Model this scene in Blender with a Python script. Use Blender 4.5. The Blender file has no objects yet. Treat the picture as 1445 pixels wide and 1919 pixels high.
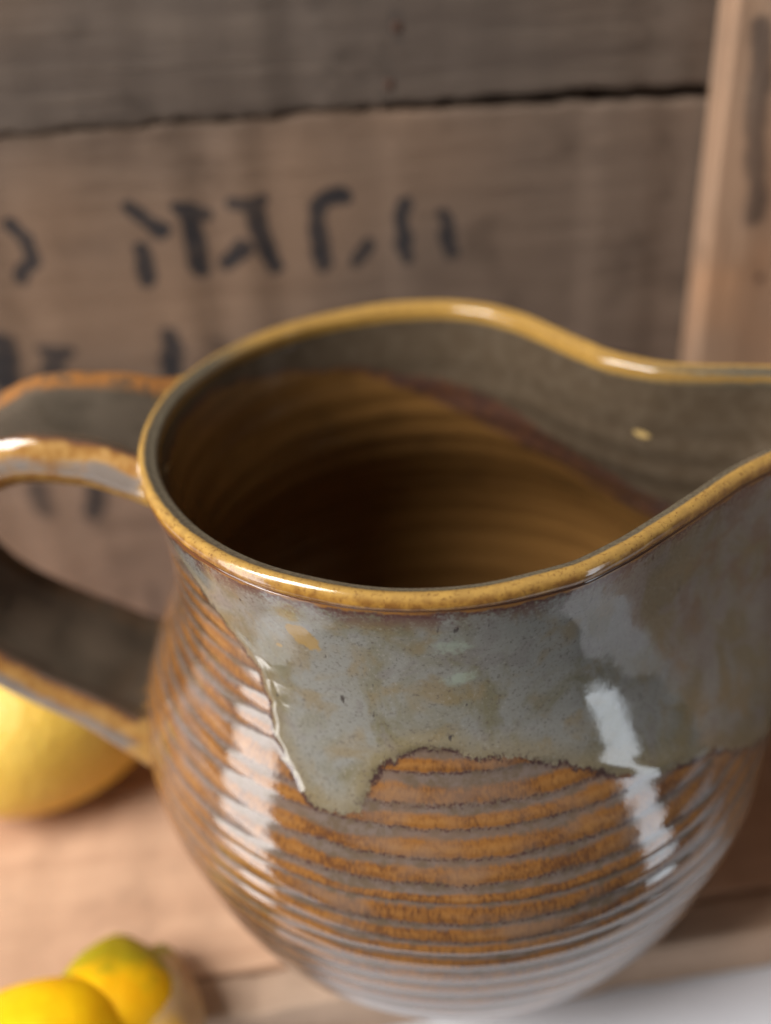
import bpy, math, random
import numpy as np
from mathutils import Matrix, Vector

rng = np.random.default_rng(7)
random.seed(7)
sc = bpy.context.scene
col = sc.collection

# ------------------------------------------------------------------ camera
def setup_camera():
    el, yaw, roll, dist, pitch = 0.54109104, -0.03833054, 0.06108652, 0.22796224, 0.61380997
    C = Vector((0, -dist * math.cos(el), dist * math.sin(el) + 0.125))
    fw = Vector((math.sin(yaw) * math.cos(pitch), math.cos(yaw) * math.cos(pitch), -math.sin(pitch)))
    r = fw.cross(Vector((0, 0, 1))).normalized()
    u = r.cross(fw)
    r2 = math.cos(roll) * r - math.sin(roll) * u
    u2 = math.sin(roll) * r + math.cos(roll) * u
    cd = bpy.data.cameras.new("camera")
    cd.sensor_fit = 'VERTICAL'
    cd.sensor_height = 24.0
    cd.lens = 24.0 * 2200.0 / 1919.0
    cd.clip_start = 0.01
    cd.clip_end = 100
    cd.dof.use_dof = True
    cd.dof.focus_distance = 0.193
    cd.dof.aperture_fstop = 3.7
    cam = bpy.data.objects.new("camera", cd)
    m = Matrix((r2, u2, -fw)).transposed().to_4x4()
    m.translation = C
    cam.matrix_world = m
    col.objects.link(cam)
    sc.camera = cam
setup_camera()

# ------------------------------------------------------------------ world: the dim, even light of the room
w = bpy.data.worlds.new("World")
sc.world = w
w.use_nodes = True
bg = w.node_tree.nodes["Background"]
bg.inputs[0].default_value = (0.93, 0.96, 1.0, 1)
bg.inputs[1].default_value = 0.10

# ------------------------------------------------------------------ lamps: daylight from windows at left and right, plus an added high fill
def area_lamp(name, loc, target, sx, sy, power, color):
    ld = bpy.data.lights.new(name, 'AREA')
    ld.shape = 'RECTANGLE'
    ld.size, ld.size_y = sx, sy
    ld.energy = power
    ld.color = color
    o = bpy.data.objects.new(name, ld)
    o.location = loc
    d = Vector(target) - Vector(loc)
    o.rotation_euler = d.to_track_quat('-Z', 'Y').to_euler()
    col.objects.link(o)
    return o
area_lamp("window_light_left", (-1.11, -0.45, 0.28), (0, 0, 0.20), 0.40, 1.9, 15.5, (1.0, 0.955, 0.91))
area_lamp("window_light_right", (1.05, -0.56, -0.04), (0, 0, -0.04), 0.19, 0.86, 2.3, (0.84, 0.92, 1.0))
area_lamp("fill_light_high", (-0.78, -0.50, 1.00), (0, 0, 0.05), 0.6, 0.6, 25.0, (1.0, 0.97, 0.94))  # added soft lamp, no window there; brightens jug front, floor and shelf

sc.view_settings.view_transform = 'Standard'
sc.view_settings.look = 'None'
sc.view_settings.exposure = 0.0
sc.view_settings.gamma = 1.0
sc.cycles.use_denoising = True
sc.cycles.max_bounces = 7
sc.cycles.use_adaptive_sampling = True
sc.cycles.adaptive_threshold = 0.02

# ------------------------------------------------------------------ helpers
def link(o, parent=None):
    col.objects.link(o)
    if parent is not None:
        o.parent = parent
    return o

def empty(name, loc=(0, 0, 0), rz=0.0):
    o = bpy.data.objects.new(name, None)
    o.location = loc
    o.rotation_euler = (0, 0, rz)
    o.empty_display_size = 0.02
    col.objects.link(o)
    return o

def tag(o, label, cat, group=None):
    o["label"] = label
    o["category"] = cat
    if group:
        o["group"] = group

def mesh_obj(name, verts, faces, mat, parent=None, attrs=None, smooth=True):
    """verts (n,3) array, faces (m,4) int array"""
    verts = np.asarray(verts, np.float32)
    faces = np.asarray(faces, np.int32)
    me = bpy.data.meshes.new(name)
    k = faces.shape[1]
    me.vertices.add(len(verts))
    me.vertices.foreach_set("co", verts.ravel())
    me.loops.add(faces.size)
    me.loops.foreach_set("vertex_index", faces.ravel())
    me.polygons.add(len(faces))
    me.polygons.foreach_set("loop_start", np.arange(0, faces.size, k, dtype=np.int32))
    me.polygons.foreach_set("loop_total", np.full(len(faces), k, np.int32))
    me.polygons.foreach_set("use_smooth", np.full(len(faces), smooth))
    me.update(calc_edges=True)
    me.validate()
    for an, av in (attrs or {}).items():
        a = me.attributes.new(an, 'FLOAT', 'POINT')
        a.data.foreach_set("value", np.asarray(av, np.float32).ravel())
    me.materials.append(mat)
    return link(bpy.data.objects.new(name, me), parent)

def grid_faces(nr, nc, wrap=True):
    """rows x cols grid, columns wrap"""
    i = np.arange(nr - 1)[:, None]
    j = np.arange(nc if wrap else nc - 1)[None, :]
    j2 = (j + 1) % nc
    a = i * nc + j
    b = i * nc + j2
    c = (i + 1) * nc + j2
    d = (i + 1) * nc + j
    return np.stack([a, b, c, d], -1).reshape(-1, 4)

def sstep(a, b, x):
    t = np.clip((x - a) / (b - a), 0, 1)
    return t * t * (3 - 2 * t)

def vnoise(x, seed, period=None):
    """smooth 1-D value noise, -1..1"""
    r = np.random.default_rng(seed).uniform(-1, 1, 4096)
    i = np.floor(x).astype(int)
    f = x - i
    f = f * f * (3 - 2 * f)
    if period:
        return r[i % period] * (1 - f) + r[(i + 1) % period] * f
    return r[i % 4096] * (1 - f) + r[(i + 1) % 4096] * f

# ---- node helpers
class NT:
    def __init__(self, name):
        self.m = bpy.data.materials.new(name)
        self.m.use_nodes = True
        self.t = self.m.node_tree
        self.bsdf = self.t.nodes["Principled BSDF"]
        self.x = -200
    def n(self, typ, **kw):
        nd = self.t.nodes.new(typ)
        self.x -= 30
        nd.location = (self.x, random.randint(-600, 600))
        for k, v in kw.items():
            setattr(nd, k, v)
        return nd
    def put(self, sock, v):
        if isinstance(v, bpy.types.NodeSocket):
            self.t.links.new(v, sock)
        elif isinstance(v, (tuple, list)) and len(v) == 3 and sock.type == 'RGBA':
            sock.default_value = (*v, 1)
        else:
            sock.default_value = v
    def attr(self, name):
        return self.n('ShaderNodeAttribute', attribute_name=name).outputs['Fac']
    def obj(self):
        return self.n('ShaderNodeTexCoord').outputs['Object']
    def mapping(self, vec, scale=(1, 1, 1), loc=(0, 0, 0), rot=(0, 0, 0)):
        nd = self.n('ShaderNodeMapping')
        self.put(nd.inputs['Vector'], vec)
        nd.inputs['Scale'].default_value = scale
        nd.inputs['Location'].default_value = loc
        nd.inputs['Rotation'].default_value = rot
        return nd.outputs[0]
    def noise(self, vec, scale, detail=3, rough=0.55, dist=0.0):
        nd = self.n('ShaderNodeTexNoise')
        self.put(nd.inputs['Vector'], vec)
        nd.inputs['Scale'].default_value = scale
        nd.inputs['Detail'].default_value = detail
        nd.inputs['Roughness'].default_value = rough
        nd.inputs['Distortion'].default_value = dist
        return nd.outputs['Fac']
    def math(self, op, a, b=0.0, c=0.0, clamp=False):
        nd = self.n('ShaderNodeMath', operation=op, use_clamp=clamp)
        self.put(nd.inputs[0], a)
        self.put(nd.inputs[1], b)
        if op in ('MULTIPLY_ADD', 'SMOOTH_MIN', 'SMOOTH_MAX'):
            self.put(nd.inputs[2], c)
        return nd.outputs[0]
    def step(self, v, a, b, lo=0.0, hi=1.0):
        nd = self.n('ShaderNodeMapRange', interpolation_type='SMOOTHSTEP')
        self.put(nd.inputs['Value'], v)
        nd.inputs['From Min'].default_value = a
        nd.inputs['From Max'].default_value = b
        nd.inputs['To Min'].default_value = lo
        nd.inputs['To Max'].default_value = hi
        return nd.outputs['Result']
    def mix(self, fac, a, b, mode='MIX'):
        nd = self.n('ShaderNodeMix', data_type='RGBA', blend_type=mode)
        self.put(nd.inputs[0], fac)
        self.put(nd.inputs[6], a)
        self.put(nd.inputs[7], b)
        return nd.outputs[2]
    def bump(self, height, strength, distance):
        nd = self.n('ShaderNodeBump')
        nd.inputs['Strength'].default_value = strength
        nd.inputs['Distance'].default_value = distance
        self.put(nd.inputs['Height'], height)
        return nd.outputs[0]
    def set(self, **kw):
        for k, v in kw.items():
            self.put(self.bsdf.inputs[k.replace('_', ' ')], v)
        return self.m

# ------------------------------------------------------------------ wood
def wood_material(name, light, dark, stain, along='x', seed=0.0, paint=False, contrast=1.0, rough=0.75, warm=None):
    N = NT(name)
    o = N.obj()
    oi = N.n('ShaderNodeObjectInfo').outputs['Random']
    off = N.n('ShaderNodeCombineXYZ')
    N.put(off.inputs[0], N.math('MULTIPLY', oi, 3.1))
    N.put(off.inputs[1], N.math('MULTIPLY', oi, 1.7))
    N.put(off.inputs[2], N.math('MULTIPLY_ADD', oi, 2.3, seed))
    va = N.n('ShaderNodeVectorMath', operation='ADD')
    N.put(va.inputs[0], o)
    N.put(va.inputs[1], off.outputs[0])
    v = va.outputs[0]
    s_long, s_x = 6.0, 1.0
    sc_g = {'x': (0.09, 1, 1), 'y': (1, 0.09, 1), 'z': (1, 1, 0.09)}[along]
    sc_s = {'x': (1, .25, .25), 'y': (.25, 1, .25), 'z': (.25, .25, 1)}[along]
    g1 = N.noise(N.mapping(v, sc_g), 260, 5, 0.6, 0.6)       # fibres
    g2 = N.noise(N.mapping(v, sc_g), 60, 4, 0.55, 1.4)       # growth bands
    saw = N.noise(N.mapping(v, sc_s), 230, 3, 0.6)           # saw marks across the grain
    big = N.noise(v, 16, 4, 0.6)
    big2 = N.noise(v, 45, 4, 0.65)
    k = N.math('ADD', N.math('MULTIPLY', g1, 0.35), N.math('MULTIPLY', g2, 0.45))
    k = N.math('ADD', k, N.math('MULTIPLY', saw, 0.05))
    k = N.math('ADD', k, N.math('MULTIPLY', N.noise(N.mapping(v, sc_s), 38, 4, 0.7), 0.20))
    c = N.mix(N.step(k, 0.42, 0.72), dark, light)
    c = N.mix(N.step(big, 0.40, 0.62, 0, 0.75 * contrast), c, stain)
    c = N.mix(N.step(big2, 0.52, 0.70, 0, 0.55 * contrast), c, tuple(0.55 * q for q in dark))
    c = N.mix(N.step(N.noise(v, 10, 2, 0.5), 0.42, 0.66, 0, 0.5), c, tuple(q * k_ for q, k_ in zip(light, (1.25, 1.08, 0.92))))
    if warm:
        c = N.mix(N.step(N.noise(v, 22, 2, 0.5), 0.45, 0.7, 0, 0.7), c, warm)
    if paint:
        p = N.attr("paint")
        wear = N.step(N.math('ADD', N.math('MULTIPLY', g1, 0.6), N.math('MULTIPLY', big2, 0.5)), 0.40, 0.72, 1.0, 0.80)
        pm = N.math('MULTIPLY', N.step(p, 0.25, 0.75), wear)
        c = N.mix(N.math('MULTIPLY', pm, 0.93), c, (0.012, 0.014, 0.019))
    h = N.math('ADD', N.math('MULTIPLY', g1, 0.8), N.math('MULTIPLY', saw, 0.15))
    N.set(Base_Color=c, Roughness=rough, Normal=N.bump(h, 0.7, 0.0009))
    N.bsdf.inputs['Specular IOR Level'].default_value = 0.25
    return N.m

M_back = wood_material("weathered_board", (0.215, 0.152, 0.110), (0.098, 0.067, 0.049), (0.140, 0.100, 0.075), 'x', 0.0, paint=True)
M_back_low = wood_material("weathered_board_pale", (0.285, 0.195, 0.145), (0.150, 0.100, 0.074), (0.215, 0.148, 0.112), 'x', 21.0, paint=True)
M_back_top = wood_material("weathered_board_grey", (0.150, 0.115, 0.090), (0.078, 0.058, 0.046), (0.104, 0.080, 0.065), 'x', 5.0, paint=True)
M_post = wood_material("batten_wood", (0.38, 0.26, 0.18), (0.25, 0.160, 0.105), (0.33, 0.205, 0.13), 'z', 9.0, paint=True, warm=(0.42, 0.215, 0.105))
M_floor = wood_material("floor_board_wood", (0.66, 0.43, 0.285), (0.46, 0.28, 0.18), (0.60, 0.37, 0.24), 'x', 3.0, contrast=0.6)
M_slat = wood_material("slat_wood", (0.54, 0.38, 0.275), (0.37, 0.255, 0.18), (0.47, 0.335, 0.245), 'x', 13.0, contrast=0.6)
M_end = wood_material("end_board_wood", (0.29, 0.20, 0.145), (0.175, 0.118, 0.088), (0.235, 0.160, 0.118), 'y', 17.0)
N = NT("rusty_iron")
N.set(Base_Color=N.mix(N.noise(N.obj(), 900), (0.05, 0.028, 0.02), (0.11, 0.05, 0.03)), Roughness=0.8, Metallic=0.3)
M_nail = N.m

def rounded_board(name, lo, hi, mat, parent, r=0.0012, step=0.004, paint=None, skew=None):
    """box with softened, slightly uneven edges; paint(u,z) gives a 0..1 ink value per vertex"""
    lo = np.array(lo, float)
    hi = np.array(hi, float)
    def axis(a, b):
        n = max(2, int((b - a) / step))
        e = np.array([0, .25, .6, 1.0]) * r
        return np.unique(np.concatenate([a + e, np.linspace(a + r, b - r, n), b - e]))
    ax = [axis(lo[i], hi[i]) for i in range(3)]
    V, F, base = [], [], 0
    for k in range(3):
        i, j = [(1, 2), (2, 0), (0, 1)][k]
        A, B = np.meshgrid(ax[i], ax[j], indexing='ij')
        for s in (0, 1):
            P = np.zeros(A.shape + (3,))
            P[..., i], P[..., j] = A, B
            P[..., k] = hi[k] if s else lo[k]
            f = grid_faces(A.shape[0], A.shape[1], False)
            # grid_faces order a(i,j) b(i,j+1) c d -> normal = -(i x j); flip for the high side
            if s:
                f = f[:, ::-1]
            V.append(P.reshape(-1, 3))
            F.append(f + base)
            base += A.size
    V = np.concatenate(V)
    F = np.concatenate(F)
    inner = np.clip(V, lo + r, hi - r)
    d = V - inner
    d /= np.maximum(np.linalg.norm(d, axis=1, keepdims=True), 1e-9)
    out = inner + r * d
    # uneven sawn edges
    sd = abs(hash(name + str(lo.tolist()))) % 997
    sd = int(abs(lo.sum() * 7919 + hi.sum() * 104729) * 100) % 997
    edge = np.exp(-np.minimum(out[:, 2] - lo[2], hi[2] - out[:, 2]) / 0.006)
    out[:, 2] += 0.0005 * edge * vnoise(out[:, 0] * 90 + 50, sd) + 0.0004 * edge * vnoise(out[:, 0] * 300 + 50, sd + 1)
    edge = np.exp(-np.minimum(out[:, 1] - lo[1], hi[1] - out[:, 1]) / 0.006)
    out[:, 1] += 0.0004 * edge * vnoise(out[:, 0] * 120 + 50, sd + 2)
    if skew:
        out = skew(out)
    at = {"paint": paint(V[:, 0], V[:, 2]) if paint else np.zeros(len(V))}
    return mesh_obj(name, out, F, mat, parent, at)

# worn stencilled lettering on the back boards: (ink, half stroke width mm, points in mm along / up the boards)
STROKES = [(1, 1.7, [(-99.0, 138.5), (-95.9, 134.8), (-95.9, 129.1), (-99.6, 124.5)]), (1, 1.57, [(-69.9, 140.8), (-62.0, 133.3)]),
 (1, 2.0, [(-68.3, 129.6), (-68.3, 121.7)]), (1, 1.44, [(-57.8, 139.2), (-50.8, 137.9)]), (1, 2.24, [(-55.3, 138.3), (-54.5, 123.4)]),
 (1, 1.45, [(-44.7, 139.4), (-37.4, 139.8)]), (1, 1.97, [(-39.7, 139.0), (-35.7, 121.8)]), (1, 2.03, [(-47.2, 124.7), (-42.7, 128.2)]),
 (1, 1.98, [(-16.9, 139.9), (-22.3, 139.0), (-24.3, 131.6), (-23.0, 122.2)]), (1, 1.64, [(-14.8, 122.5), (-11.4, 125.9)]),
 (1, 1.66, [(-1.5, 135.9), (-2.5, 129.7), (-1.1, 121.0)]), (1, 1.34, [(8.1, 133.1), (9.4, 130.2)]), (1, 1.9, [(9.1, 127.4), (9.9, 122.3)]),
 (0.35, 3.98, [(-86.8, 131.2), (-77.7, 130.4)]), (0.8, 3.47, [(-108.5, 106.6), (-109.7, 95.6)]), (0.8, 1.68, [(-98.7, 104.1), (-91.9, 103.5)]),
 (0.8, 2.8, [(-95.7, 103.0), (-97.7, 97.7)]), (1, 2.38, [(-64.6, 105.3), (-65.7, 94.6)]), (0.5, 1.41, [(-54.2, 103.1), (-50.9, 101.2)]),
 (0.6, 3.46, [(-108.6, 62.1), (-107.9, 54.7)]), (0.9, 2.56, [(-92.2, 63.1), (-94.7, 52.3)]), (0.3, 2.33, [(-93.3, 43.6), (-90.4, 38.4)]),
 (0.5, 2.01, [(-83.5, 23.5), (-83.8, 6.5)])]
STAINS = [(0.60, 2.9, [(79.5, 176), (81.5, 150), (84.0, 131)]), (0.35, 2.2, [(80.5, 160), (82.5, 142)])]

RUST = [(0.42, 2.2, [(-1.3, 180), (-0.8, 175)]), (0.36, 2.4, [(-3.8, 168), (-4.2, 162)]), (0.3, 3.0, [(33, 167), (34, 163)])]
def ink(strokes):
    def f(u, z):
        u, z = u * 1000, z * 1000
        u, z = u + 0.7 * vnoise(z * 0.22 + u * 0.13 + 80, 71) + 0.35 * vnoise(z * 0.7 + 300, 72), z + 0.7 * vnoise(u * 0.20 + 90, 73) + 0.35 * vnoise(u * 0.65 + 400, 74)
        p = np.zeros_like(u)
        for a, hw, pts in strokes:
            for (x0, y0), (x1, y1) in zip(pts[:-1], pts[1:]):
                dx, dy = x1 - x0, y1 - y0
                t = np.clip(((u - x0) * dx + (z - y0) * dy) / (dx * dx + dy * dy), 0, 1)
                d = np.hypot(u - x0 - t * dx, z - y0 - t * dy)
                p = np.maximum(p, a * (1 - sstep(hw * 0.45, hw * 1.9, d)))
        return p
    return f

# ------------------------------------------------------------------ the surface in front of and under the crate
N = NT("white_painted_board")
nz = N.noise(N.obj(), 30, 4)
N.set(Base_Color=N.mix(nz, (0.68, 0.69, 0.74), (0.73, 0.74, 0.78)), Roughness=0.45,
      Normal=N.bump(N.noise(N.obj(), 400, 3), 0.15, 0.0005))
M_white = N.m
shelf = rounded_board("white_shelf", (-0.70, -0.105, -0.040), (0.70, 0.30, -0.0165), M_white, None, r=0.003, step=0.05)
shelf["kind"] = "structure"
shelf["label"] = "white painted shelf under the crate and jug"

# ------------------------------------------------------------------ crate
crate = empty("wooden_crate", (0, 0.088, 0), math.radians(5.0))
tag(crate, "old weathered wooden crate with worn black stencilled letters behind the jug", "crate")

def top_skew(P):
    # the gap under the top board opens towards the right
    Q = P.copy()
    low = 1 - sstep(0.160, 0.20, P[:, 2])
    Q[:, 2] += low * (-0.0002 + 0.0017 * sstep(-0.05, 0.06, P[:, 0]) - 0.0032 * sstep(-0.02, 0.10, P[:, 0]))
    return Q
def mid_skew(P):
    Q = P.copy()
    hi_ = sstep(0.12, 0.156, P[:, 2])
    Q[:, 2] += hi_ * (-0.00005 - 0.0012 * sstep(-0.05, 0.06, P[:, 0]) - 0.0032 * sstep(-0.02, 0.10, P[:, 0])
                      + 0.0003 * vnoise(P[:, 0] * 220 + 40, 5))
    return Q
rounded_board("back_board", (-0.30, 0.0, 0.1606), (0.135, 0.010, 0.262), M_back_top, crate, r=0.0013, step=0.0012, skew=top_skew, paint=ink(RUST))
rounded_board("back_board", (-0.30, 0.001, 0.0792), (0.135, 0.011, 0.1600), M_back, crate, r=0.0014, step=0.0009, paint=ink(STROKES), skew=mid_skew)
rounded_board("back_board", (-0.30, 0.0, -0.0010), (0.135, 0.010, 0.0786), M_back_low, crate, r=0.0013, step=0.0012, paint=ink(STROKES))
rounded_board("gap_backing_board", (-0.30, 0.0115, 0.145), (0.135, 0.018, 0.175), M_end, crate, r=0.001, step=0.02)
rounded_board("corner_batten", (0.0728, -0.013, 0.0008), (0.1046, -0.0006, 0.262), M_post, crate, r=0.0018, step=0.0012, paint=ink(STAINS))
# floor planks, running left to right, and the slat along the open front
rounded_board("floor_board", (-0.30, -0.0605, -0.0160), (0.1345, -0.0014, 0.0), M_floor, crate, r=0.0010, step=0.004)
def edge_skew(P):
    # the front edge runs slightly out of square with the back
    Q = P.copy()
    Q[:, 1] += sstep(-0.07, -0.110, P[:, 1]) * 0.060 * (P[:, 0] + 0.0153)
    return Q
rounded_board("floor_board", (-0.30, -0.1147, -0.0160), (0.1345, -0.0612, 0.0), M_floor, crate, r=0.0010, step=0.004, skew=edge_skew)
rounded_board("front_slat", (-0.30, -0.1258, -0.0162), (0.1345, -0.1155, -0.0004), M_slat, crate, r=0.0014, step=0.003, skew=edge_skew)
rounded_board("end_board", (0.1052, -0.140, 0.0010), (0.117, -0.0010, 0.085), M_end, crate, r=0.0014, step=0.004)
rounded_board("end_board", (0.1052, -0.140, 0.0862), (0.117, -0.0010, 0.175), M_end, crate, r=0.0014, step=0.004)

def dome(radius, h, nr=6, nc=14):
    t = np.linspace(0, 1, nr)[:, None]
    a = np.linspace(0, 2 * np.pi, nc, endpoint=False)[None]
    rr = radius * np.cos(t * np.pi / 2) + 1e-5
    return np.stack([rr * np.cos(a), -h * np.sin(t * np.pi / 2) + 0 * a, rr * np.sin(a)], -1).reshape(-1, 3), grid_faces(nr, nc)[:, ::-1]
nv, nf = dome(0.0012, 0.0004)
nail0 = mesh_obj("nail", nv, nf, M_nail, crate)
spots = [(-0.0013, 0.0002, 0.1782), (-0.0038, 0.0002, 0.1655), (0.0870, -0.0129, 0.1145)]
nail0.location = spots[0]
for s in spots[1:]:
    o = nail0.copy()
    o.location = s
    col.objects.link(o)
    o.parent = crate

# ------------------------------------------------------------------ jug: shape
RIM_R = 0.0545
_PZ = np.array([0, .004, .010, .020, .030, .040, .048, .055, .065, .075, .085, .095, .105, .115, .121, .13])
_PR = np.array([.0380, .0470, .0540, .0600, .0638, .0664, .0682, .0686, .0668, .0625, .0570, .0533, .0520, .0522, .0532, .0545])
_zz = np.linspace(-0.01, 0.14, 1501)
_rr = np.interp(_zz, _PZ, _PR)
_k = np.exp(-0.5 * (np.arange(-60, 61) / 22.0) ** 2)
_k /= _k.sum()
_rr = np.convolve(np.pad(_rr, 60, mode='edge'), _k, mode='valid')
def prof(z): return np.interp(z, _zz, _rr)
def lean(z): return np.interp(z, [0, .03, .06, .1, .125], [.004, .005, .005, .0015, 0])

# plan of the rim: a circle drawn out into a pinched spout (half, from the back round to the tip)
full = [(-RIM_R * math.cos(a), RIM_R * math.sin(a)) for a in np.radians(np.arange(0, 100, 3))]
full += [(.0120, .0527), (.0187, .0497), (.0265, .0428), (.0345, .0325), (.0415, .0238), (.0509, .0180), (.0600, .0158), (.0666, .0150), (.0725, .0143), (.0780, .0124),
         (.0825, .0078), (.0842, .0010), (.0828, -.0060), (.0780, -.0112), (.0715, -.0150), (.0640, -.0188), (.0574, -.0230), (.0460, -.0330), (.0354, -.0420), (.0258, -.0487)]
full += [(RIM_R * math.cos(a), -RIM_R * math.sin(a)) for a in np.radians(np.arange(70, 180, 3))]
full = np.array(full)
def resample(P, n, m=16):
    P2 = np.concatenate([P, P[:1]])
    for _ in range(1):
        s = np.concatenate([[0], np.cumsum(np.hypot(*np.diff(P2, axis=0).T))])
    ss = np.linspace(0, s[-1], 4 * n + 1)[:-1]
    x = np.interp(ss, s, P2[:, 0])
    y = np.interp(ss, s, P2[:, 1])
    g = np.exp(-0.5 * (np.arange(-80, 81) / 24.0) ** 2)
    g /= g.sum()
    x = np.convolve(np.pad(x, 80, mode='wrap'), g, mode='valid')
    y = np.convolve(np.pad(y, 80, mode='wrap'), g, mode='valid')
    return np.stack([x, y], 1)[::4], ss[::4] / s[-1]
NC = 1120
rimc, frac = resample(full, NC)            # starts at the back (handle side), runs over +y to the tip and back over -y
# body angle for every column: same as the rim's polar angle on the round part, spread by arc length round the spout
S0 = np.argmin(np.hypot(rimc[:, 0] - .0085, rimc[:, 1] - .0537))
S1 = np.argmin(np.hypot(rimc[:, 0] - .0200, rimc[:, 1] + .0507))
a0, a1 = math.atan2(rimc[S0, 1], rimc[S0, 0]), math.atan2(rimc[S1, 1], rimc[S1, 0])
ang = np.concatenate([np.linspace(math.pi, a0, S0, endpoint=False), np.linspace(a0, a1, S1 - S0, endpoint=False), np.linspace(a1, -math.pi, NC - S1, endpoint=False)])
ang = np.convolve(np.pad(ang, 20, mode='reflect', reflect_type='odd'), np.ones(41) / 41, mode='valid')
SPOUT_DIR = 0.0
cs, sn = math.cos(SPOUT_DIR), math.sin(SPOUT_DIR)
theta = np.degrees((ang + SPOUT_DIR + math.pi) % (2 * math.pi) - math.pi)     # world angle, -180..180

def ring(z):
    """outer outline (NC,2) at height z in world axes"""
    k = np.exp(-(np.degrees(np.abs(ang)) / 34.0) ** 2)[:, None]       # the spout's belly reaches further down than its shoulders
    lo_ = 0.068 - 0.030 * k
    wgt = sstep(lo_, 0.1240, z) ** (1.30 - 0.30 * k)
    r = prof(z)
    circ = np.stack([r * np.cos(ang), r * np.sin(ang)], 1)
    sp = rimc * (r / RIM_R)
    p = circ * (1 - wgt) + sp * wgt
    q = np.stack([p[:, 0] * cs - p[:, 1] * sn + lean(z), p[:, 0] * sn + p[:, 1] * cs], 1)
    return q
def ring_normal(q):
    t = np.roll(q, -1, 0) - np.roll(q, 1, 0)
    n = np.stack([-t[:, 1], t[:, 0]], 1)          # curve runs clockwise from above (back -> +y -> tip): left-hand normal points outward
    n /= np.linalg.norm(n, axis=1, keepdims=True)
    return n
_phi = np.degrees(np.abs(ang))
rise = 0.0008 * np.exp(-(_phi / 26.0) ** 2) + 0.0004 * np.sin(np.radians(theta) * 2 + 0.7)

# ---- glaze run: lower edge of the thick grey glaze, (angle, height mm) all the way round
BND = [(-180, 118), (-165, 121), (-152, 121), (-145, 116.5), (-138, 111.2), (-132, 106.9), (-126.5, 102), (-124.5, 95.3), (-123.5, 89.5), (-121, 86.0), (-118.5, 84.0),
       (-117.0, 81.3), (-114.0, 79.7), (-109.5, 79.5), (-106.0, 81.0), (-104.2, 84.6), (-102, 88.5), (-99.5, 90.3), (-94, 92.8), (-88, 92.4), (-85, 90.6),
       (-77, 90.1), (-68, 86.0), (-60, 81.5), (-52, 77.8), (-45, 76.0), (-39, 74.1), (-32, 68.5), (-24, 64), (-17, 58), (0, 56), (20, 62), (45, 74), (75, 82), (110, 80), (140, 95), (160, 112), (180, 118)]
BND = np.array(BND, float)
MM_DEG = 56.0 * math.pi / 180
def signed_drip(th, zmm):
    """th, zmm same-shaped arrays; + inside the grey glaze, in mm"""
    zb = np.interp(th, BND[:, 0], BND[:, 1])
    X, Y = th * MM_DEG, zmm
    d = np.full(th.shape, 1e9)
    for (a0, b0), (a1, b1) in zip(BND[:-1], BND[1:]):
        x0, x1 = a0 * MM_DEG, a1 * MM_DEG
        dx, dy = x1 - x0, b1 - b0
        t = np.clip(((X - x0) * dx + (Y - b0) * dy) / (dx * dx + dy * dy), 0, 1)
        d = np.minimum(d, np.hypot(X - x0 - t * dx, Y - b0 - t * dy))
    return np.where(zmm > zb, d, -d)

# ---- throwing ribs: centre height (mm), half width (mm)
RIBS = [(111, 1.3), (106.6, 1.4), (102.2, 1.4), (98, 1.5), (93.7, 1.4), (89.3, 1.25), (84.2, 1.6), (79.9, 1.25), (75.4, 1.55), (70.8, 1.75), (66.7, 0.95),
        (63.4, 1.75), (58.9, 1.45), (55.2, 1.35), (51.0, 1.5), (45.8, 1.8), (39.8, 2.0), (33.5, 2.2), (26.5, 2.3), (19, 2.2)]
def ribs(th, zmm):
    wob = 0.35 * np.sin(np.radians(th) * 1 + 0.6) + 0.22 * vnoise((th + 180) / 360 * 40, 3, 40) + 0.10 * vnoise((th + 180) / 360 * 160, 4, 160)
    zz = zmm + wob
    v = np.zeros_like(zz)
    side = np.zeros_like(zz)
    for i, (c, h) in enumerate(RIBS):
        hv = h * (1 + 0.18 * vnoise((th + 180) / 360 * 14 + i * 31.7, 20 + i))
        e = np.exp(-((zz - c) / (hv * 1.15)) ** 2)
        side = np.where(e > v, (zz - c) / hv, side)
        v = np.maximum(v, e)
    return v, np.clip(side, -1.5, 1.5)

def blob(th, zmm, t0, z0, rt, rz, rot=0.0):
    x, y = (th - t0) * MM_DEG, zmm - z0
    c, s = math.cos(rot), math.sin(rot)
    return 1 - np.hypot((x * c + y * s) / rt, (-x * s + y * c) / rz)

# ---- outer wall
zo = np.concatenate([np.linspace(0.0, 0.018, 14, endpoint=False), np.linspace(0.018, 0.1230, 400)])
TH = np.broadcast_to(theta, (len(zo), NC))
ZM = np.broadcast_to((zo * 1000)[:, None], (len(zo), NC))
SD = signed_drip(TH, ZM)
RB, RSIDE = ribs(TH, ZM)
amp = 0.00034 * (0.55 + 0.45 * sstep(38, 56, ZM)) * (1 - 0.80 * sstep(-1.0, 2.5, SD)) * (1 - 0.9 * sstep(3, 9, SD)) * sstep(0.010, 0.02, zo)[:, None]
thick = 0.00024 * sstep(-0.8, 1.4, SD) + 0.00013 * np.exp(-((SD - 1.5) / 1.1) ** 2)                    # the run of glaze stands slightly proud
dimple = 0.0004 * vnoise((TH + 180) / 360 * 9, 8, 9) * sstep(60, 95, ZM)
V = np.zeros((len(zo), NC, 3))
for i, z in enumerate(zo):
    q = ring(z)
    n = ring_normal(q)
    disp = amp[i] * (RB[i] - 0.45) + thick[i] + dimple[i]
    V[i, :, :2] = q + n * disp[:, None]
    V[i, :, 2] = z + rise * sstep(0.07, 0.121, np.array(z))
OUT_TOP = V[-1].copy()
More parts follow.
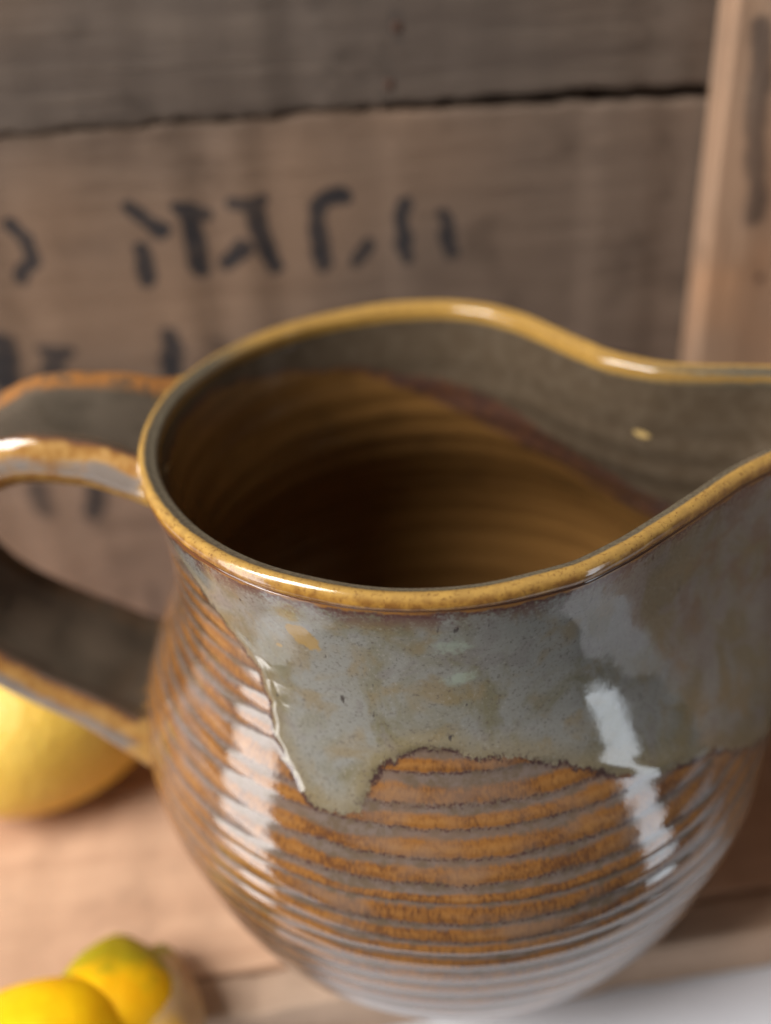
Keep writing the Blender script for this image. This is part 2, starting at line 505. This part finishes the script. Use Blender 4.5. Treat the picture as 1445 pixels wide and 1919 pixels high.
SPOT = np.maximum(blob(TH, ZM, -114.0, 113.6, 4.0, 2.6, -0.5), blob(TH, ZM, -120, 109.8, 0.9, 0.5))
SPOT = np.maximum(SPOT, blob(TH, ZM, -141, 113.5, 0.9, 2.8, -0.3))
MINT_SHEEN = np.maximum(blob(TH, ZM, -86.5, 115.0, 5.2, 2.8), blob(TH, ZM, -85.5, 107.6, 4.6, 2.4, 0.2))  # pale mint reflections, painted into the grey glaze colour

# ---- lip: outer bead, grey channel, inner edge  (t inwards mm, z mm)
lipc = np.array([(0, 123.0), (-.3, 123.3), (-.62, 123.8), (-.80, 124.4), (-.80, 125.1), (-.58, 125.8), (-.15, 126.3), (.4, 126.55), (1.0, 126.45), (1.5, 126.2),
                 (2.0, 126.05), (2.4, 126.0), (2.8, 125.8), (3.15, 125.3), (3.3, 124.5), (3.35, 123.5), (3.35, 122.5)]) / 1000
def smooth_poly(P, n):
    s = np.concatenate([[0], np.cumsum(np.hypot(*np.diff(P, axis=0).T))])
    ss = np.linspace(0, s[-1], n * 4 + 1)
    Q = np.stack([np.interp(ss, s, P[:, k]) for k in range(2)], 1)
    g = np.exp(-0.5 * (np.arange(-12, 13) / 5.0) ** 2)
    g /= g.sum()
    Qp = np.pad(Q, ((12, 12), (0, 0)), mode='reflect', reflect_type='odd')
    Q = np.stack([np.convolve(Qp[:, k], g, mode='valid') for k in range(2)], 1)
    return Q[::4]
LP = smooth_poly(lipc, 60)
LV = np.zeros((len(LP), NC, 3))
wave = 0.00016 * vnoise((theta + 180) / 360 * 26, 11, 26)
for i, (t, z) in enumerate(LP):
    q = ring(min(z, 0.1230) * 0.35 + 0.1230 * 0.65)
    n = ring_normal(q)
    swell = 1 + 0.16 * vnoise((theta + 180) / 360 * 17, 61, 17) + 0.10 * vnoise((theta + 180) / 360 * 47, 62, 47)
    LV[i, :, :2] = q - n * (t * (swell if t < 0 else 1.0) + 0 * theta)[:, None]
    LV[i, :, 2] = z + rise + wave * (i / len(LP)) * (1 - i / len(LP)) * 4
LV[0] = V[-1]
LU = np.broadcast_to(np.linspace(0, 1, len(LP))[:, None], (len(LP), NC))

# ---- inner wall
zi = np.concatenate([np.linspace(0.1225, 0.014, 170), [0.0115, 0.0098, 0.0087, 0.0081]])
ti = np.concatenate([0.00335 + 0.0013 * sstep(0.121, 0.100, np.linspace(0.1225, 0.014, 170)), [0.0058, 0.0080, 0.0112, 0.0150]])
ti[:170] -= 0.00022 * np.sin(zi[:170] * 1000 * 2 * math.pi / 7.3) * sstep(0.118, 0.105, zi[:170]) * 0.8
IV = []
for z, t in zip(zi, ti):
    q = ring(min(z, 0.1230))
    n = ring_normal(q)
    p = np.zeros((NC, 3))
    p[:, :2] = q - n * t
    p[:, 2] = z + rise * sstep(0.07, 0.121, np.array(z))
    IV.append(p)
IV[0] = LV[-1].copy()
last = IV[-1]
c0 = np.array([lean(0), 0, 0])
for kf in np.linspace(0.93, 0.0, 14):
    p = last.copy()
    p[:, :2] = c0[:2] + (last[:, :2] - c0[:2]) * max(kf, 0.004)
    p[:, 2] = 0.0076 + 0.00025 * math.sin(kf * 30)
    IV.append(p)
IV = np.array(IV)
ITH = np.broadcast_to(theta, IV.shape[:2])
IZ = IV[:, :, 2] * 1000
# ---------------------------------------------------------------- jug: glazes
AMBER = (0.235, 0.098, 0.023)
AMBER_D = (0.105, 0.042, 0.016)
GREY = (0.112, 0.078, 0.051)
GREY_L = (0.150, 0.112, 0.092)
PLUM = (0.050, 0.024, 0.022)
GOLD = (0.40, 0.205, 0.036)

def finish(N, c, extra_h=None, rough=0.055, bump=0.03):
    o = N.obj()
    h = N.math('ADD', N.math('MULTIPLY', N.noise(o, 420, 2), 0.7), N.math('MULTIPLY', N.noise(o, 2200, 2), 0.12))
    N.set(Base_Color=c, Roughness=N.step(N.noise(o, 300, 3), 0.35, 0.7, rough, rough + 0.09), Normal=N.bump(h, bump, 0.0012))
    N.bsdf.inputs['IOR'].default_value = 1.52
    N.bsdf.inputs['Specular IOR Level'].default_value = 0.72
    return N.m

def glaze_outer():
    N = NT("rib_glaze")
    o = N.obj()
    sd, rb, spot, mint_sheen = N.attr("drip"), N.attr("rib"), N.attr("spot"), N.attr("mint_sheen")
    fine = N.noise(o, 1500, 4, 0.65)
    mid = N.noise(o, 420, 4, 0.6)
    low = N.noise(o, 90, 3, 0.5)
    vert = N.noise(N.mapping(o, (1, 1, 0.22)), 1500, 3, 0.6)          # fine vertical runs
    # amber where the glaze breaks over a rib
    r2 = N.math('ADD', rb, N.math('MULTIPLY', N.math('SUBTRACT', mid, 0.5), 0.55))
    r2 = N.math('ADD', r2, N.math('MULTIPLY', N.math('SUBTRACT', vert, 0.5), 0.38))
    r2 = N.math('ADD', r2, N.math('MULTIPLY', N.math('SUBTRACT', low, 0.5), 0.8))
    rib_m = N.step(r2, 0.33, 0.80)
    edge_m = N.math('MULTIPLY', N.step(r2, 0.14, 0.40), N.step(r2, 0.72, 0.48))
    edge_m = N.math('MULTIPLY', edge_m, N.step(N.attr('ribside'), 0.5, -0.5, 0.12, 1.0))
    valley = N.mix(N.step(mid, 0.35, 0.65), GREY, GREY_L)
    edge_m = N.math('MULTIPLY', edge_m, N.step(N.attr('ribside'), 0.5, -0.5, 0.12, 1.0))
    valley = N.mix(N.step(low, 0.45, 0.65, 0, 0.5), valley, (0.165, 0.105, 0.075))
    amber = N.mix(N.step(N.math('ADD', N.math('MULTIPLY', vert, 0.6), N.math('MULTIPLY', low, 0.5)), 0.38, 0.66), AMBER_D, AMBER)
    amber = N.mix(N.step(r2, 0.85, 1.25, 0, 0.45), amber, (0.33, 0.165, 0.050))
    veil = N.noise(N.mapping(o, (1, 1, 1.6), loc=(2, 9, 4)), 55, 3, 0.5)
    amber = N.mix(N.step(veil, 0.50, 0.68, 0, 0.55), amber, (0.205, 0.135, 0.095))
    ribc = N.mix(rib_m, valley, amber)
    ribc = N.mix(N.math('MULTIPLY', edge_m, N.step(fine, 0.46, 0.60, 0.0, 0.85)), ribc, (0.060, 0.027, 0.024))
    # the grey run
    patch = N.noise(N.mapping(o, (1, 1, 0.8), loc=(3, 1, 2)), 75, 4, 0.55, 0.8)
    patch2 = N.noise(N.mapping(o, (1, 1, 1), loc=(7, 5, 1)), 120, 3, 0.55, 0.5)
    g = N.mix(N.step(patch, 0.38, 0.60), (0.145, 0.128, 0.080), (0.198, 0.192, 0.172))
    g = N.mix(N.step(patch2, 0.50, 0.70, 0, 0.60), g, (0.190, 0.135, 0.062))
    g = N.mix(N.step(patch2, 0.46, 0.36, 0, 0.65), g, (0.168, 0.152, 0.140))
    g = N.mix(N.math('MULTIPLY', N.attr('spoutward'), N.step(N.math('ADD', N.math('MULTIPLY', patch, 0.6), N.math('MULTIPLY', patch2, 0.4)), 0.46, 0.58, 0.0, 0.65)), g, (0.110, 0.066, 0.046))
    g = N.mix(N.step(sd, 6.0, 0.5, 0, 0.65), g, (0.185, 0.140, 0.070))
    g = N.mix(N.step(fine, 0.52, 0.72, 0, 0.60), g, (0.075, 0.055, 0.048))
    g = N.mix(N.step(fine, 0.42, 0.30, 0, 0.40), g, (0.30, 0.275, 0.24))
    streak = N.noise(N.mapping(o, (1, 1, 0.35), rot=(0, 0.25, 0.2)), 620, 3, 0.6)
    g = N.mix(N.math('MULTIPLY', N.step(streak, 0.66, 0.74), N.step(low, 0.42, 0.56)), g, (0.055, 0.045, 0.040))
    g = N.mix(N.step(N.math('ADD', mint_sheen, N.math('MULTIPLY', N.math('SUBTRACT', mid, 0.5), 2.2)), 0.10, 0.85, 0, 0.45), g, (0.31, 0.37, 0.29))
    g = N.mix(N.step(N.math('ADD', spot, N.math('MULTIPLY', N.math('SUBTRACT', mid, 0.5), 1.1)), 0.05, 0.30, 0, 0.75), g, (0.30, 0.185, 0.055))
    sdn = N.math('ADD', sd, N.math('MULTIPLY', N.math('SUBTRACT', mid, 0.5), 3.4))
    sdn = N.math('ADD', sdn, N.math('MULTIPLY', N.math('SUBTRACT', vert, 0.5), 2.4))
    c = N.mix(N.step(sdn, -0.35, 0.35), ribc, g)
    lip_edge = N.math('MULTIPLY', N.step(sdn, -1.1, -0.1), N.step(sdn, 0.8, 0.05))
    c = N.mix(N.math('MULTIPLY', lip_edge, N.step(N.math('ADD', N.math('MULTIPLY', fine, 0.6), N.math('MULTIPLY', low, 0.5)), 0.46, 0.62, 0.1, 0.95)), c, PLUM)
    # plum-brown freckles and bare amber right under the bead
    top = N.math('ADD', N.attr("neck"), N.math('MULTIPLY', N.math('SUBTRACT', mid, 0.5), 2.6))
    c = N.mix(N.math('MULTIPLY', N.step(top, 5.5, 1.0), N.step(N.math('ADD', N.math('MULTIPLY', fine, 0.5), N.math('MULTIPLY', patch2, 0.5)), 0.42, 0.58, 0.0, 0.85)), c, (0.105, 0.050, 0.044))
    c = N.mix(N.math('MULTIPLY', N.step(top, 1.7, 0.8), N.step(fine, 0.36, 0.56, 0.35, 0.9)), c, (0.085, 0.036, 0.028))
    c = N.mix(N.step(top, 0.7, 0.1), c, (0.26, 0.115, 0.026))
    return finish(N, c)

def glaze_lip():
    N = NT("lip_glaze")
    o = N.obj()
    u, ga = N.attr("lip"), N.attr("channel")
    mid = N.noise(o, 420, 4, 0.6)
    fine = N.noise(o, 1700, 3, 0.65)
    un = N.math('ADD', u, N.math('MULTIPLY', N.math('SUBTRACT', mid, 0.5), 0.10))
    gold = N.mix(N.step(mid, 0.35, 0.68), (0.215, 0.092, 0.018), GOLD)
    gold = N.mix(N.step(un, 0.20, 0.36, 0, 0.55), gold, (0.52, 0.33, 0.095))
    gold = N.mix(N.step(fine, 0.54, 0.70, 0, 0.7), gold, (0.13, 0.052, 0.016))
    c = N.mix(N.step(un, 0.19, 0.04), gold, (0.13, 0.050, 0.022))
    chan = N.math('MULTIPLY', N.step(N.math('ADD', un, N.math('MULTIPLY', N.attr('left'), 0.05)), 0.47, 0.53), ga)
    grey = N.mix(N.step(fine, 0.4, 0.65), (0.145, 0.120, 0.080), (0.095, 0.075, 0.050))
    c = N.mix(chan, c, grey)
    inner = N.math('MULTIPLY', N.step(un, 0.70, 0.76), N.step(un, 0.88, 0.80))
    c = N.mix(N.math('MULTIPLY', inner, 0.75), c, (0.34, 0.185, 0.038))
    c = N.mix(N.step(un, 0.88, 0.97), c, (0.090, 0.070, 0.046))
    return finish(N, c, rough=0.08)

def glaze_inner():
    N = NT("inner_glaze")
    o = N.obj()
    lv = N.attr("level")          # mm below the local edge of the grey band (negative = grey)
    spot = N.attr("spot")
    mid = N.noise(o, 300, 4, 0.6)
    low = N.noise(o, 60, 3, 0.5)
    ringn = N.noise(N.mapping(o, (0.05, 0.05, 1)), 420, 3, 0.6)
    l2 = N.math('ADD', lv, N.math('MULTIPLY', N.math('SUBTRACT', mid, 0.5), 2.2))
    l2 = N.math('ADD', l2, N.math('MULTIPLY', N.math('SUBTRACT', low, 0.5), 4.0))
    grey = N.mix(N.step(mid, 0.35, 0.7), (0.084, 0.060, 0.038), (0.104, 0.077, 0.051))
    plum = N.mix(N.step(mid, 0.4, 0.65), (0.075, 0.038, 0.028), (0.115, 0.050, 0.026))
    amb = N.mix(N.step(ringn, 0.38, 0.62), (0.165, 0.080, 0.023), (0.230, 0.114, 0.033))
    amb = N.mix(N.step(low, 0.5, 0.7, 0, 0.5), amb, (0.085, 0.042, 0.014))
    c = N.mix(N.step(l2, -0.6, 0.8), grey, plum)
    c = N.mix(N.step(N.math('ADD', l2, N.attr('left')), 9.0, 11.0), c, amb)
    c = N.mix(N.step(spot, 0.15, 0.4), c, (0.52, 0.36, 0.14))
    return finish(N, c, rough=0.16)

jug = empty("pottery_jug", (0, 0, 0))
tag(jug, "glazed stoneware jug with amber ribs, grey dripping glaze and pinched spout", "jug")
NECK = (OUT_TOP[None, :, 2] - V[:, :, 2]) * 1000
flip = lambda f: f[:, ::-1]
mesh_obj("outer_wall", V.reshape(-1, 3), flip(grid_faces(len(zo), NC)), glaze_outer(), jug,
         {"drip": SD, "rib": RB, "ribside": RSIDE, "spot": SPOT, "mint_sheen": MINT_SHEEN, "neck": NECK, "spoutward": sstep(-62, -35, TH) * (1 - sstep(20, 45, TH)) * sstep(84, 104, ZM)})
# grey channel on the lip: everywhere but the far side, where amber covers the whole lip
leftw = sstep(100, 160, np.abs(TH[0]))
chan = 1 - sstep(20, 50, TH[0]) * (1 - sstep(128, 150, TH[0]))
mesh_obj("rim", LV.reshape(-1, 3), flip(grid_faces(len(LP), NC)), glaze_lip(), jug,
         {"lip": LU, "channel": np.broadcast_to(chan, (len(LP), NC)), "left": np.broadcast_to(leftw, (len(LP), NC))})
ib = np.interp(theta, [-180, -120, -40, 0, 20, 45, 60, 80, 105, 125, 150, 180], [121, 116, 94, 86, 91, 98, 102, 107.5, 112.5, 117, 122, 121])
LEVEL = ib[None] - IZ
ISPOT = blob(ITH, IZ, 35.0, 111.0, 2.0, 1.0, 0.3)
mesh_obj("inner_wall", IV.reshape(-1, 3), flip(grid_faces(len(IV), NC)), glaze_inner(), jug,
         {"level": LEVEL, "spot": ISPOT, "left": np.broadcast_to(9.0 * sstep(60, 115, np.abs(theta)), IZ.shape)})

# ---- handle: a pulled strap, dished along the middle, thick rounded edges
def catmull(P, n):
    P = np.asarray(P, float)
    Q = np.concatenate([[2 * P[0] - P[1]], P, [2 * P[-1] - P[-2]]])
    out = []
    for i in range(len(P) - 1):
        p0, p1, p2, p3 = Q[i:i + 4]
        t = np.linspace(0, 1, n, endpoint=False)[:, None]
        out.append(0.5 * (2 * p1 + (p2 - p0) * t + (2 * p0 - 5 * p1 + 4 * p2 - p3) * t * t + (3 * p1 - p0 - 3 * p2 + p3) * t ** 3))
    return np.concatenate(out + [P[-1:]])
# x, y, z, half width, half thickness
HP = catmull([(-.0500, .0120, .1165, .0225, .0052), (-.0560, .0120, .1182, .0190, .0052), (-.0670, .0125, .1208, .0165, .0055), (-.0830, .0118, .1205, .0152, .0054),
              (-.0985, .0095, .1110, .0140, .0046), (-.1050, .0075, .0970, .0150, .0044), (-.0985, .0050, .0825, .0162, .0042),
              (-.0845, .0030, .0710, .0175, .0041), (-.0710, .0020, .0620, .0185, .0044), (-.0600, .0020, .0545, .0205, .0058)], 26)
path = HP[:, :3]
T = np.gradient(path, axis=0)
T /= np.linalg.norm(T, axis=1, keepdims=True)
side = np.array([0.07, 1.0, 0.0])
side = side[None] - (T @ side)[:, None] * T
side /= np.linalg.norm(side, axis=1, keepdims=True)
up = np.cross(T, side)
up *= np.sign(up[5, 2])
NS = 72
ca = np.linspace(0, 2 * np.pi, NS, endpoint=False)
cxs = np.sign(np.cos(ca)) * np.abs(np.cos(ca)) ** 0.75
czs = np.sign(np.sin(ca)) * np.abs(np.sin(ca)) ** 0.75
dish = 1 - 0.48 * (1 - np.abs(cxs) ** 2.2) * (np.sin(ca) > 0) - 0.15 * (1 - np.abs(cxs) ** 2) * (np.sin(ca) <= 0)
edge_roll = 1 + 0.55 * np.exp(-((np.abs(cxs) - 0.82) / 0.14) ** 2)
HV = path[:, None] + side[:, None] * (HP[:, 3:4, None] * cxs[None, :, None]) + up[:, None] * (HP[:, 4:5, None] * (czs * dish * edge_roll)[None, :, None])
sl = np.linspace(0, 1, len(path))
HV += up[:, None] * (0.00035 * vnoise(sl * 14, 51)[:, None, None] * np.ones((1, NS, 1)))
HV += side[:, None] * (0.0005 * vnoise(sl * 11, 52)[:, None] * np.abs(cxs)[None])[:, :, None]
HEDGE = np.broadcast_to(np.abs(cxs) * 0.5 + 0.5 * np.abs(np.cos(ca)) ** 3, HV.shape[:2])
HTOP = np.broadcast_to((np.sin(ca) > 0).astype(float), HV.shape[:2])
HS = np.broadcast_to(sl[:, None], HV.shape[:2])
def glaze_handle():
    N = NT("handle_glaze")
    o = N.obj()
    e, s = N.attr("edge"), N.attr("along")
    mid = N.noise(o, 300, 4, 0.6)
    low = N.noise(o, 70, 3, 0.5)
    fine = N.noise(o, 1400, 3, 0.6)
    en = N.math('ADD', e, N.math('MULTIPLY', N.math('SUBTRACT', mid, 0.5), 0.14))
    en = N.math('ADD', en, N.math('MULTIPLY', N.math('SUBTRACT', low, 0.5), 0.25))
    grey = N.mix(N.step(low, 0.35, 0.65), (0.070, 0.056, 0.040), (0.105, 0.083, 0.060))
    grey = N.mix(N.step(fine, 0.55, 0.72, 0, 0.5), grey, (0.10, 0.070, 0.055))
    amber = N.mix(N.step(mid, 0.35, 0.65), (0.30, 0.140, 0.035), (0.44, 0.245, 0.075))
    side_g = N.mix(N.step(low, 0.4, 0.6), (0.24, 0.205, 0.180), (0.19, 0.155, 0.13))
    c = N.mix(N.step(en, 0.56, 0.70), grey, (0.15, 0.065, 0.035))
    c = N.mix(N.step(en, 0.65, 0.78), c, amber)
    c = N.mix(N.math('MULTIPLY', N.step(en, 0.90, 1.0), N.step(N.attr('far'), 0.4, 0.2)), c, side_g)
    c = N.mix(N.math('MULTIPLY', N.step(N.attr('far'), 0.50, 0.66), N.math('MULTIPLY', N.step(mid, 0.38, 0.56, 0.25, 0.95), N.step(s, 0.55, 0.42, 0.12, 1.0))), c, (0.31, 0.130, 0.036))
    # amber where the ends are pressed on to the wall
    j = N.math('ADD', s, N.math('MULTIPLY', N.math('SUBTRACT', mid, 0.5), 0.16))
    j = N.math('ADD', j, N.math('MULTIPLY', N.math('SUBTRACT', low, 0.5), 0.12))
    c = N.mix(N.step(j, 0.105, 0.06), c, (0.40, 0.225, 0.055))
    c = N.mix(N.step(j, 0.945, 0.975), c, (0.36, 0.20, 0.06))
    return finish(N, c, rough=0.06)
mesh_obj("handle", HV.reshape(-1, 3), grid_faces(len(path), NS), glaze_handle(), jug,
         {"edge": HEDGE, "along": HS, "far": np.broadcast_to(np.clip(cxs * np.sign(side[5, 1]), 0, 1), HV.shape[:2])})

# ------------------------------------------------------------------ fruit
def rind(name, a, b, green=None, bump=0.8, scale=420):
    N = NT(name)
    o = N.obj()
    c = N.mix(N.step(N.noise(o, 60, 3), 0.35, 0.65), a, b)
    if green:
        ax = N.attr("axis")
        gm = N.step(N.math('ADD', ax, N.math('MULTIPLY', N.math('SUBTRACT', N.noise(o, 180, 3), 0.5), 0.5)), green[0], green[1])
        c = N.mix(gm, c, (0.26, 0.25, 0.012))
    N.set(Base_Color=c, Roughness=0.42, Normal=N.bump(N.noise(o, scale, 2), bump, 0.0010))
    N.bsdf.inputs['Subsurface Weight'].default_value = 0.12
    N.bsdf.inputs['Subsurface Scale'].default_value = 0.003
    N.bsdf.inputs['Subsurface Radius'].default_value = (1.0, 0.6, 0.1)
    return N.m
def lemon_mesh(L, R, nip, neck, seed):
    """half length L, radius R, along local +X (nipple end)"""
    n, m = 72, 64
    t = np.linspace(0, np.pi, n)
    x = -L * np.cos(t)
    r = R * np.sin(t) ** 0.92
    k = sstep(0.80, 1.0, x / L)
    x = x + nip * k
    r = np.maximum(r, 0) + R * 0.16 * np.exp(-((x / L - 1.0) / 0.10) ** 2) * np.sin(t) ** 0.35
    k2 = sstep(0.82, 1.0, -x / L)
    x = x - neck * k2
    a = np.linspace(0, 2 * np.pi, m, endpoint=False)
    rr = r[:, None] * (1 + 0.018 * np.sin(3 * a + seed)[None] + 0.012 * np.sin(5 * a + 2 * seed)[None])
    V = np.stack([np.broadcast_to(x[:, None], rr.shape), rr * np.cos(a), rr * np.sin(a)], -1)
    AX = np.broadcast_to((x / L)[:, None], rr.shape)
    return V.reshape(-1, 3), flip(grid_faces(n, m)), AX
def stem_button(R):
    v, f = dome(R, R * 0.5, 6, 12)
    return np.stack([v[:, 1], v[:, 0], v[:, 2]], 1), f
N = NT("stem_button")
N.set(Base_Color=N.mix(N.noise(N.obj(), 900), (0.10, 0.10, 0.025), (0.20, 0.16, 0.05)), Roughness=0.7)
M_stem = N.m

def lemon(name, label, L, R, nip, loc, direction, mat, seed, roll=0.0):
    root = empty(name)
    tag(root, label, "lemon")
    v, f, ax = lemon_mesh(L, R, nip, nip * 0.3, seed)
    mesh_obj("rind", v, f, mat, root, {"axis": -ax})
    sv, sf = stem_button(R * 0.17)
    sv = sv + np.array([-L - nip * 0.22, 0, 0])
    mesh_obj("stem_end", sv, sf, M_stem, root)
    root.location = loc
    root.rotation_euler = Vector(direction).to_track_quat('X', 'Z').to_euler()
    return root
M_lemon = rind("lemon_rind", (0.84, 0.54, 0.085), (0.88, 0.60, 0.115))
lemon("lemon", "large pale yellow lemon behind the lower end of the jug handle", .0330, .0248, .003, (-.1015, .0280, .0246), (.80, .60, .02), M_lemon, 1.0)

# ------------------------------------------------------------------ yellow flower head lying on the crate floor
def petal_material(name, a, b, green, base=None):
    N = NT(name)
    o = N.obj()
    al, ac = N.attr("along"), N.attr("across")
    n1 = N.noise(o, 130, 3)
    c = N.mix(N.step(n1, 0.35, 0.65), a, b)
    if base:
        c = N.mix(N.step(N.math('ADD', al, N.math('MULTIPLY', N.math('SUBTRACT', n1, 0.5), 0.3)), 0.42, 0.22), c, base)
    gm = N.step(N.math('ADD', al, N.math('MULTIPLY', N.math('SUBTRACT', N.noise(o, 190, 2), 0.5), 0.5)), green, green + 0.22)
    c = N.mix(N.math('MULTIPLY', gm, 0.8), c, (0.30, 0.30, 0.012))
    ge = N.step(N.math('ADD', N.math('ABSOLUTE', ac), N.math('MULTIPLY', N.math('SUBTRACT', n1, 0.5), 0.5)), 0.72, 1.0)
    c = N.mix(N.math('MULTIPLY', ge, 0.65), c, (0.34, 0.29, 0.010))
    N.set(Base_Color=c, Roughness=0.55, Normal=N.bump(N.noise(o, 350, 3), 0.2, 0.0006))
    N.bsdf.inputs['Subsurface Weight'].default_value = 0.25
    N.bsdf.inputs['Subsurface Scale'].default_value = 0.002
    N.bsdf.inputs['Subsurface Radius'].default_value = (1.0, 0.6, 0.05)
    N.bsdf.inputs['Specular IOR Level'].default_value = 0.2
    return N.m

def petal(parent, base, tip, up, half_w, bulge, cup, point, mat):
    """cupped petal shell from base to tip (world metres, relative to the flower), convex side along up"""
    base, tip, up = (np.array(q, float) for q in (base, tip, up))
    d = tip - base
    L = np.linalg.norm(d)
    d /= L
    up = up - (up @ d) * d
    up /= np.linalg.norm(up)
    e = np.cross(d, up)
    n, m = 44, 28
    s = np.linspace(0, 1, n)[:, None]
    t = np.linspace(-1, 1, m)[None]
    wd = half_w * np.clip(np.sin(np.pi * np.clip(s, 0, 1) ** point), 0, 1) ** 0.72 * (0.45 + 0.55 * sstep(0, 0.4, s)) + 0.0003
    a = t * cup
    x = wd * np.sin(a) / math.sin(cup) * (1 + 0.03 * np.sin(11 * s + 3 * t))
    zc = wd * (np.cos(a) - math.cos(cup)) / math.sin(cup)
    z = bulge * np.sin(np.pi * np.clip(s, 0, 1) ** 0.9) + zc * 0.9 - 0.00015 * np.exp(-(t / 0.10) ** 2) * np.sin(np.pi * s)
    P = base + d * (L * s)[..., None] + e * x[..., None] + up * z[..., None]
    Q = P - up * 0.0005
    V = np.concatenate([P.reshape(-1, 3), Q.reshape(-1, 3)])
    f = grid_faces(n, m, False)
    F = [f, flip(f) + n * m]
    for ids in (np.arange(n) * m, np.arange(n)[::-1] * m + m - 1, np.arange(m)[::-1], np.arange(m) + (n - 1) * m):
        F.append(np.stack([ids[:-1], ids[:-1] + n * m, ids[1:] + n * m, ids[1:]], 1))
    al = np.tile(np.broadcast_to(s, (n, m)).ravel(), 2)
    ac = np.tile(np.broadcast_to(t, (n, m)).ravel(), 2)
    return mesh_obj("petal", V, np.concatenate(F), mat, parent, {"along": al, "across": ac})

F0 = Vector((-0.0730, -0.0640, 0.0))
flower = empty("yellow_flower", F0)
tag(flower, "bright yellow flower head with green tinged petal tips at the lower left", "flower")
def rel(x, y, z): return (x - F0.x, y - F0.y, z - F0.z)
M_petal = petal_material("yellow_petal", (0.88, 0.44, 0.002), (0.92, 0.52, 0.003), 1.4)
M_petal_tip = petal_material("green_tipped_petal", (0.84, 0.40, 0.002), (0.88, 0.47, 0.003), 0.52)
M_petal_dry = petal_material("faded_petal", (0.40, 0.245, 0.115), (0.50, 0.33, 0.16), 0.76, base=(0.80, 0.42, 0.01))
petal(flower, rel(-.0630, -.0725, .0110), rel(-.0985, -.0478, .0130), (-.15, .25, 1), .0132, .0080, 1.05, 0.85, M_petal)
petal(flower, rel(-.0690, -.0680, .0055), rel(-.0735, -.0315, .0115), (.15, .25, 1), .0130, .0070, 1.05, 1.05, M_petal_tip)
p3 = petal(flower, rel(-.0660, -.0680, .0040), rel(-.0640, -.0310, .0065), (.55, .25, 1), .0112, .0055, 1.2, 0.9, M_petal_dry)
p3["label"] = "faded tan petal on the side towards the jug"
petal(flower, rel(-.0760, -.0690, .0030), rel(-.0900, -.0450, .0035), (-.5, .2, 1), .0090, .0030, 1.0, 0.9, M_petal)
N = NT("flower_base")
N.set(Base_Color=N.mix(N.noise(N.obj(), 400), (0.12, 0.17, 0.03), (0.20, 0.22, 0.05)), Roughness=0.6)
v, f, ax = lemon_mesh(.0060, .0055, .001, .001, 0.5)
v = np.stack([v[:, 1] * 1.0 + 0.0040, v[:, 0] - 0.0060, v[:, 2] + 0.0058], 1)
mesh_obj("flower_base", v, f, N.m, flower)
